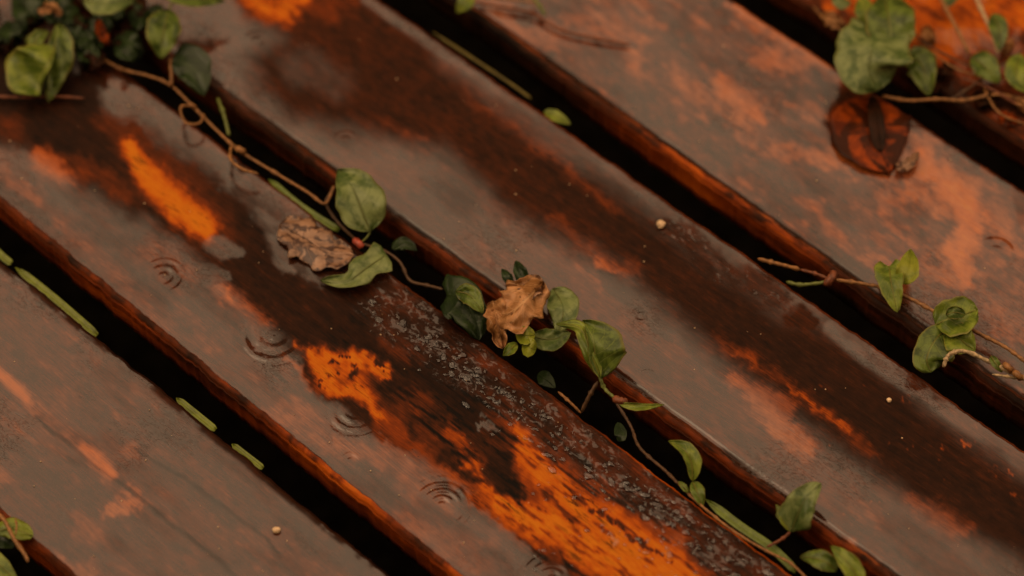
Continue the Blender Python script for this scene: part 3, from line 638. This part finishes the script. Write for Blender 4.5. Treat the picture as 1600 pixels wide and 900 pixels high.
v5 = plant('ivy_sprig', 1236, 832, .003, 'upright pale green wedge shaped leaf on a short stalk, lower right gap', 'leaf')
leaf('leaf_blade', [(1236, 832, .004), (1248, 800, .013), (1262, 775, .018), (1283, 755, .019)], 32, 26, 'grey', v5, 'heart', fold=2, wave=.8, lobe=-.10)
leaf('leaf_blade', [(1234, 830, .004), (1222, 812, .008), (1212, 788, .010)], 4, 13, 'light', v5, 'ovate', fold=1, wave=.4)
tube('petiole', [(1236, 830, .004), (1222, 842, .002), (1198, 855, .001)], 2.3, M['stem_red'], v5, n=12)
v6 = plant('ivy_sprig', 1300, 880, .003, 'pair of pointed green leaves at the bottom edge beside the middle gap', 'leaf')
leaf('leaf_blade', [(1308, 892, .006), (1290, 878, .010), (1272, 872, .009), (1250, 870, .005)], 15, 16, 'mid', v6, 'ovate', fold=1.5, wave=.5)
leaf('leaf_blade', [(1345, 925, .004), (1335, 895, .010), (1318, 872, .012), (1298, 853, .010)], 15, 17, 'light', v6, 'ovate', fold=2, wave=.6)

# ---- right vine
v7 = plant('ivy_vine', 1300, 438, .004, 'golden stemmed vine crossing the right hand gap with bright rounded leaves', 'vine')
tube('stem', [(1184, 404, .004), (1215, 412, .007), (1250, 421, .006)], 3.0, M['stem_tan'], v7, n=16)
tube('stem', [(1250, 421, .006), (1275, 428, .006), (1296, 436, .006)], 2.6, M['stem_red'], v7, n=12)
tube('stem', [(1228, 440, .001), (1250, 445, .002), (1275, 443, .004), (1296, 440, .006)], 3.0, M['stem_green'], v7, n=16)
tube('stem_node', [(1288, 446, .004), (1298, 436, .008), (1304, 424, .007)], 6.5, M['stem_red'], v7, n=9, nodes=False)
tube('stem', [(1302, 437, .006), (1340, 442, .007), (1385, 451, .008), (1425, 468, .008), (1462, 488, .008), (1500, 506, .007), (1535, 524, .007), (1570, 542, .007), (1590, 556, .007), (1620, 580, .006)], 3.0, M['stem_tan'], v7, n=60)
leaf('leaf', [(1389, 416, .013), (1393, 445, .015), (1402, 488, .009)], 24, 25, 'light', v7, 'heart', fold=2, wave=.6, lobe=.14, label='pale heart shaped leaf hanging point down')
leaf('leaf', [(1410, 444, .012), (1420, 420, .015), (1423, 389, .012)], 20, 17, 'bright', v7, 'ovate', fold=3, wave=.5)
leaf('leaf', [(1462, 508, .012), (1478, 500, .015), (1508, 490, .015), (1528, 484, .013)], 30, 30, 'light', v7, 'round', cup=3.5, wave=1.0, label='round cupped light green leaf')
leaf('leaf', [(1478, 492, .019), (1492, 488, .021), (1508, 492, .019)], 10, 11, 'mid', v7, 'round', cup=2, wave=.6)
leaf('leaf', [(1484, 512, .010), (1462, 530, .012), (1448, 560, .010), (1455, 582, .006)], 40, 24, 'mid', v7, 'round', fold=1, wave=.8)
leaf('leaf', [(1480, 514, .012), (1500, 530, .014), (1524, 548, .010)], 26, 26, 'light', v7, 'ovate', fold=2, wave=.8)
v8 = plant('dry_twig', 1540, 562, .010, 'short pale knotted twig over the round leaves at the right edge', 'twig')
tube('stem', [(1474, 574, .014), (1480, 558, .017), (1492, 550, .019), (1512, 550, .018), (1545, 565, .016), (1575, 580, .015), (1600, 592, .014), (1630, 606, .012)], 3.2, M['stem_pale'], v8, n=50)
tube('stem', [(1550, 585, .014), (1572, 588, .015), (1590, 592, .014)], 2.0, M['stem_pale'], v8, n=10)
leaf('leaf', [(1548, 556, .017), (1556, 568, .018), (1566, 582, .014)], 7, 7, 'mid', v8, 'ovate', wave=.4)
for (x, y) in ((1575, 574), (1590, 586)):
    tube('stem_node', [(x-7, y-6, .016), (x, y, .019), (x+6, y+6, .015)], 5, M['stem_tan'], v8, n=7, nodes=False)

# ---- upper right plant
v9 = plant('ivy_vine', 1400, 90, .010, 'ivy with a big soft green heart shaped leaf in the upper right', 'vine')
leaf('leaf', [(1372, 44, .024), (1362, 78, .030), (1358, 110, .026), (1372, 142, .016)], 68, 60, 'grey', v9, 'bowl', fold=1.5, wave=1.8, lobe=.06, label='large pale green heart shaped leaf')
leaf('leaf', [(1382, -8, .022), (1388, 25, .028), (1392, 60, .024), (1388, 92, .018)], 42, 38, 'mid', v9, 'ovate', fold=2.5, wave=1.4)
leaf('leaf', [(1348, -5, .020), (1352, 20, .022), (1356, 42, .018)], 14, 16, 'light', v9, 'ovate', fold=1.5)
leaf('leaf', [(1416, 92, .010), (1440, 100, .012), (1452, 150, .006)], 24, 28, 'mid', v9, 'ovate', fold=1.5, wave=1)
leaf('leaf', [(1300, -4, .016), (1315, 6, .016), (1330, 4, .014)], 11, 9, 'grey', v9, 'ovate')
tube('stem', [(1378, 150, .008), (1420, 157, .010), (1470, 155, .010), (1505, 157, .008), (1560, 148, .006), (1610, 160, .006)], 2.8, M['stem_tan'], v9, n=40)
v10 = plant('ivy_vine', 1540, 90, .008, 'pale crossing stems with small dim leaves at the upper right corner', 'vine')
tube('stem', [(1522, -10, .012), (1538, 25, .013), (1550, 52, .012), (1560, 84, .008)], 3.4, M['stem_pale'], v10, n=24)
tube('stem', [(1466, -10, .012), (1484, 25, .013), (1500, 55, .012), (1514, 84, .008)], 3.4, M['stem_tan'], v10, n=24)
leaf('leaf', [(1550, 22, .014), (1562, 45, .016), (1562, 80, .010)], 14, 16, 'mid', v10, 'ovate', fold=1.5)
leaf('leaf', [(1518, 88, .010), (1540, 105, .012), (1562, 130, .008)], 22, 18, 'mid', v10, 'ovate', fold=1.5, wave=.8)
leaf('leaf', [(1594, 84, .012), (1588, 115, .014), (1604, 145, .010)], 20, 18, 'light', v10, 'ovate', fold=2, wave=.8)
leaf('leaf', [(1470, 5, .010), (1484, 0, .011), (1500, -10, .010)], 9, 9, 'mid', v10, 'ovate')
tube('stem', [(1500, 120, .006), (1550, 140, .007), (1600, 170, .005)], 2.2, M['stem_red'], v10, n=20)

for (x, y, a, l_, m_) in ((1285, 22, .5, 40, 'dead'), (1445, 40, 1.2, 34, 'dead'), (1490, 100, 2.4, 36, 'umber'), (1520, 150, .2, 44, 'umber'), (1580, 60, 2.0, 30, 'dead'), (1560, 178, .4, 34, 'russet'), (1470, 130, 2.8, 34, 'umber'), (1590, 150, 1.0, 30, 'dead')):
    leaf('dry_leaf', [(x, y, .001), (x+l_*.5*math.cos(a), y+l_*.5*math.sin(a), .006), (x+l_*math.cos(a), y+l_*math.sin(a), .001)], l_*.32, l_*.3, m_, v10, 'torn', wave=1.8, seed=x)
for k, (p0, p1, p2) in enumerate((((1430, 60), (1500, 110), (1600, 130)), ((1400, 20), (1450, 70), (1530, 110)), ((1530, 120), (1560, 175), (1620, 200)), ((1480, 160), (1540, 120), (1610, 70)), ((1270, 10), (1300, 40), (1345, 60)))):
    tube('stem', [(*p0, .003), (*p1, .008), (*p2, .004)], 1.7, M[['stem_tan', 'stem_dark'][k % 2]], v10, n=22)
rl = plant('dead_leaf', 1370, 210, .002, 'wet russet leaf with a dark fold lying below the heart shaped leaf', 'leaf', 'dead leaves on the deck')
leaf('leaf_blade', [(1366, 152, .002), (1362, 185, .004), (1372, 225, .004), (1392, 270, .002)], 62, 68, 'russet', rl, 'ovate', wave=.6, cup=-1.0)
leaf('leaf_blade', [(1362, 148, .005), (1370, 180, .008), (1374, 212, .007), (1376, 238, .004)], 11, 15, 'umber', rl, 'strap', wave=.3)
leaf('leaf_blade', [(1400, 262, .0035), (1420, 256, .005), (1436, 238, .0035)], 10, 8, 'mottled', rl, 'torn', wave=.8)

# ---- lower left, leaf and twig
v11 = plant('ivy_sprig', 28, 832, .004, 'round yellow green leaf crossed by a twig in the lower left corner', 'leaf')
leaf('leaf_blade', [(-4, 830, .004), (20, 826, .006), (52, 838, .003)], 17, 16, 'light', v11, 'round', cup=-1, wave=.5)
tube('stem', [(-14, 795, .010), (6, 812, .010), (22, 842, .010), (38, 865, .009), (44, 878, .008)], 2.8, M['stem_tan'], v11, n=24)
tube('stem', [(24, 838, .010), (26, 822, .011), (24, 810, .010)], 1.3, M['stem_tan'], v11, n=8)
leaf('leaf_blade', [(-30, 860, -.004), (-4, 880, -.001), (30, 912, -.004)], 16, 22, 'light', v11, 'ovate', fold=1)
leaf('leaf_blade', [(-8, 842, -.002), (8, 846, .0), (22, 856, -.003)], 12, 12, 'dark', v11, 'ovate', fold=1)

# ---- small leaves, upper middle
v12 = plant('ivy_sprig', 722, 6, .004, 'small green leaf hanging into the gap at the top edge', 'leaf')
leaf('leaf_blade', [(740, -8, .010), (726, 4, .010), (714, 20, .004)], 13, 12, 'light', v12, 'ovate', fold=1)
v13 = plant('ivy_sprig', 870, 184, -.002, 'tiny green leaf low in the gap, upper middle of the view', 'leaf')
leaf('leaf_blade', [(850, 174, -.004), (870, 182, -.002), (892, 194, -.005)], 9, 9, 'light', v13, 'ovate', fold=1)
v14 = plant('dry_twig', 880, 50, .004, 'brown curved twig lying on the plank near the top edge', 'twig')
tube('stem', [(735, 2, .004), (780, 10, .004), (830, 20, .0035), (870, 44, .003), (920, 58, .003), (985, 70, .0025)], 2.6, M['stem_red'], v14, n=50)
tube('stem', [(830, -8, .006), (842, 8, .006), (852, 24, .004)], 3.2, M['stem_green'], v14, n=10)
tube('stem', [(740, -6, .006), (790, -2, .006), (845, 6, .006)], 2.0, M['stem_tan'], v14, n=14)

# ---- grass blades lying in the gaps
def blade(pts, w, mat, label):
    o0 = P(*pts[len(pts)//2]); n = 16; q = catmull(pts, n); vs = []; 
    for i in range(n):
        s = i/(n-1); t = q[min(i+1, n-1)][:2]-q[max(i-1, 0)][:2]; t /= np.linalg.norm(t); nr = np.array([t[1], -t[0]]); ww = w*.85*min(1, (s*9+.1), ((1-s)*22+.6))
        for k, zz in ((-1, .0), (-.4, -.0007), (0, -.0011), (.4, -.0007), (1, .0)):
            vs.append(P(q[i][0]+nr[0]*ww*k, q[i][1]+nr[1]*ww*k, q[i][2]+zz))
    fs = [(i*5+k, i*5+k+1, (i+1)*5+k+1, (i+1)*5+k) for i in range(n-1) for k in range(4)]
    o = meshobj('grass_blade', vs, fs, M[mat], origin=o0); md = o.modifiers.new('thickness', 'SOLIDIFY'); md.thickness = .0004
    setp(o, label, 'grass blade', 'green blades lying in the gaps'); return o
blade([(-40, 355, -.009), (0, 397, -.009), (18, 412, -.009)], 7, 'blade', 'short end of a green blade at the left edge, in the lower left gap')
blade([(24, 418, -.009), (85, 466, -.009), (152, 524, -.009)], 7.5, 'blade', 'longest bright green blade in the lower left gap')
blade([(275, 622, -.009), (305, 646, -.009), (337, 672, -.009)], 7, 'blade', 'bright green blade in the lower left gap, middle piece of three')
blade([(362, 694, -.009), (385, 712, -.009), (411, 732, -.009)], 6.5, 'blade', 'bright green blade in the lower left gap, piece nearest the bottom')
blade([(420, 280, -.002), (470, 322, -.002), (530, 360, -.004)], 6.5, 'blade_dim', 'green blade in the middle gap just left of the rounded leaf')
blade([(1102, 780, -.002), (1156, 822, -.002), (1206, 856, -.002), (1244, 893, -.004)], 8.5, 'blade_dim', 'long green blade in the middle gap beside the lower vine')
blade([(676, 50, -.002), (740, 92, -.002), (800, 132, -.002), (830, 154, -.003)], 2.7, 'olive', 'thin olive blade in the right hand gap, upper middle of the view')

# ---- grit and drops
def grit(px, py, r, label):
    bm = bmesh.new(); bmesh.ops.create_icosphere(bm, subdivisions=3, radius=r*PXM)
    for v in bm.verts:
        d = v.co.normalized(); v.co *= 1+.08*math.sin(d.x*3+px)+.06*math.sin(d.y*4+d.z*3); v.co.z *= .75
    me = bpy.data.meshes.new('seed'); bm.to_mesh(me); bm.free(); me.materials.append(M['grit']); me.polygons.foreach_set('use_smooth', [True]*len(me.polygons))
    o = bpy.data.objects.new('seed', me); COL.objects.link(o); o.location = P(px, py, r*PXM*.55); setp(o, label, 'seed', 'pale seeds on the planks')
grit(1033, 350, 7.5, 'round pale seed on the dark band of the middle plank')
grit(432, 828, 5.5, 'round pale seed on the plank in the lower left corner')
grit(1389, 625, 4, 'tiny pale seed on the dark part of the middle plank, lower right'); 
SPK = []
vs, fs = [], []
for k in range(150):
    x = rng.random()*1600; y = rng.random()*900; p = P(x, y, 0); o_ = float(p[:2]@NN)
    if not any(L[i][0][1]+.006 < o_ < L[i][1][1]-.008 for i in (1, 2, 3, 4)): continue
    r = (.5+rng.random()*1.3)*PXM; b = len(vs); c = p+np.array([0, 0, .0003])
    for d in ((1, 0, 0), (0, 1, 0), (-1, 0, 0), (0, -1, 0), (0, 0, 1), (0, 0, -1)): vs.append(c+np.array(d)*r*(.7+.6*rng.random()))
    for f in ((0, 1, 4), (1, 2, 4), (2, 3, 4), (3, 0, 4), (1, 0, 5), (2, 1, 5), (3, 2, 5), (0, 3, 5)): fs.append(tuple(b+q for q in f))
o = meshobj('sand_grains', vs, fs, M['grit']); setp(o, 'tiny pale sand grains scattered over the wet planks', 'sand', kind='stuff')

# ---- beads of rain water standing on the waxy edge of the second plank (nobody could count them)
def water_mat():
    g = NT('water_bead'); fr = g.n('Fresnel', {'IOR': 1.6}).outputs[0]
    tr = g.n('BsdfTransparent', {'Color': (1, 1, 1, 1)}); gl = g.n('BsdfGlossy', {'Color': (.9, .9, .9, 1), 'Roughness': .04})
    mx = g.n('MixShader', {0: fr, 1: tr.outputs[0], 2: gl.outputs[0]}); g.t.links.new(mx.outputs[0], g.out.inputs[0]); return g.m
vs, fs = [], []
def dome(x, y, r, el, an):
    # flattened cap with an uneven outline, lying on the plank
    b = len(vs); c = P(x, y, .00005); k1, k2, k3 = rng.random(3)*6; ca, sa = math.cos(an), math.sin(an); NR = 12; RG = ((1., 0.), (.97, .3), (.84, .62), (.5, .92))
    for q, h_ in RG:
        for k in range(NR):
            a = 2*math.pi*k/NR; rr_ = r*PXM*q*(1+.16*math.sin(2*a+k1)+.10*math.sin(3*a+k2)+.04*math.sin(5*a+k3)); X_ = rr_*math.cos(a)*el; Y_ = rr_*math.sin(a)
            vs.append(c+np.array([X_*ca-Y_*sa, X_*sa+Y_*ca, h_*r*PXM*.36]))
    vs.append(c+np.array([0, 0, r*PXM*.36])); t = len(vs)-1
    for j in range(len(RG)-1):
        for k in range(NR): fs.append((b+j*NR+k, b+j*NR+(k+1) % NR, b+(j+1)*NR+(k+1) % NR, b+(j+1)*NR+k))
    for k in range(NR): fs.append((b+3*NR+k, b+3*NR+(k+1) % NR, t))
cnt = 0
while cnt < 400:
    t = rng.random()**.8; x0 = 590+t*640; y0 = 452+t*450; off = abs(rng.normal())*38*(.5+t)+6
    x = x0-off*.6; y = y0+off*.8
    if fbm(np.array([x/34.]), np.array([y/34.]), 909)[0] < .40: continue
    r_ = 1.0+rng.gamma(1.7, .85); r_ = min(r_, 6)
    dome(x, y, r_, 1+rng.random()*.9, PH+rng.normal()*.5); cnt += 1
for k in range(46):
    x = 830+rng.random()*260; y = 720+rng.random()*170
    if (y-700)*1.0 < (x-900)*.6: continue
    dome(x, y, 1.2+rng.gamma(1.5, .9), 1.2, PH)
o = meshobj('water_beads', vs, fs, water_mat()); setp(o, 'beads of rain water standing along the edge of the orange worn plank', 'water', kind='stuff')

# ------------------------------------------------------------------ unseen tree, added with the hedges to block sky light over the deck
tr = empty('sky_blocking_tree', (-.6, -2.3, -.22), 'leafy tree added out of view behind the viewer, its crown blocking sky light', 'tree')
vs, fs = [], []; S = 12
for i in range(9):
    z = -.22+i*.36; r = .16*(1-i*.06)
    for k in range(S): an = 2*math.pi*k/S; vs.append((-.6+r*math.cos(an)*(1+.08*math.sin(3*an+i))+.04*math.sin(i), -2.3+r*math.sin(an)+.03*i, z))
for i in range(8):
    for k in range(S): fs.append((i*S+k, i*S+(k+1) % S, (i+1)*S+(k+1) % S, (i+1)*S+k))
meshobj('trunk', vs, fs, M['bark'], tr)
vs, fs = [], []
for k in range(15000):
    a = rng.random()*2*math.pi; q = math.sqrt(rng.random())
    x = -.2+math.cos(a)*q*3.2; y = -3.7+math.sin(a)*q*2.9; z = 3.1+(rng.random()**1.5)*1.2*(1-q*q*.7)+.25*math.sin(x*2)*math.cos(y*2)
    n = rng.normal(size=3); n[2] = abs(n[2])+.6; n /= np.linalg.norm(n); t = np.cross(n, rng.normal(size=3)); t /= np.linalg.norm(t); b_ = np.cross(n, t)
    s = .055+.05*rng.random(); c = np.array([x, y, z]); m = len(vs)
    vs += [c-t*s*1.3, c+b_*s*.7, c+t*s*1.3, c-b_*s*.7]; fs.append((m, m+1, m+2, m+3))
cr = meshobj('crown', vs, fs, M['crown'], tr, smooth=False)
def hedge(cx, cy, lx, ly, hgt, n, label):  # unseen hedges, added to shut out low sky and blacken the gaps
    e = empty('sky_blocking_hedge', (cx, cy, -.22), label, 'hedge', 'added hedges blocking low sky round the deck'); vs, fs = [], []
    core = []
    for k in range(n):
        x = cx+(rng.random()-.5)*lx; y = cy+(rng.random()-.5)*ly; z = -.2+rng.random()*(hgt+.35*math.sin(x*1.7+y*2.3)+.2*math.sin(x*4.1+y*3))
        nn_ = rng.normal(size=3); nn_ /= np.linalg.norm(nn_); t = np.cross(nn_, rng.normal(size=3)); t /= np.linalg.norm(t); b_ = np.cross(nn_, t)
        s_ = .09+.06*rng.random(); c = np.array([x, y, z]); m = len(vs); vs += [c-t*s_*1.3, c+b_*s_*.8, c+t*s_*1.3, c-b_*s_*.8]; fs.append((m, m+1, m+2, m+3))
    meshobj('crown', vs, fs, M['crown'], e, smooth=False)
    for q in (-.35, 0, .35):
        b = box('trunk', cx*0+(q*lx if lx > ly else 0), (q*ly if ly >= lx else 0), hgt*.3, .1, .1, hgt*.6, 0, M['bark'], e)
hedge(0, 5.2, 13, 1.2, 3.8, 20000, 'unseen hedge added on the far side of the deck to block low sky')
hedge(0, -4.6, 13, 1.2, 3.4, 16000, 'unseen hedge added behind the viewer to block low sky')
hedge(6.4, .3, 1.2, 8, 2.8, 9000, 'unseen hedge added on the right of the deck to block low sky')
hedge(-6.4, .3, 1.2, 8, 2.8, 9000, 'unseen hedge added on the left of the deck to block low sky')
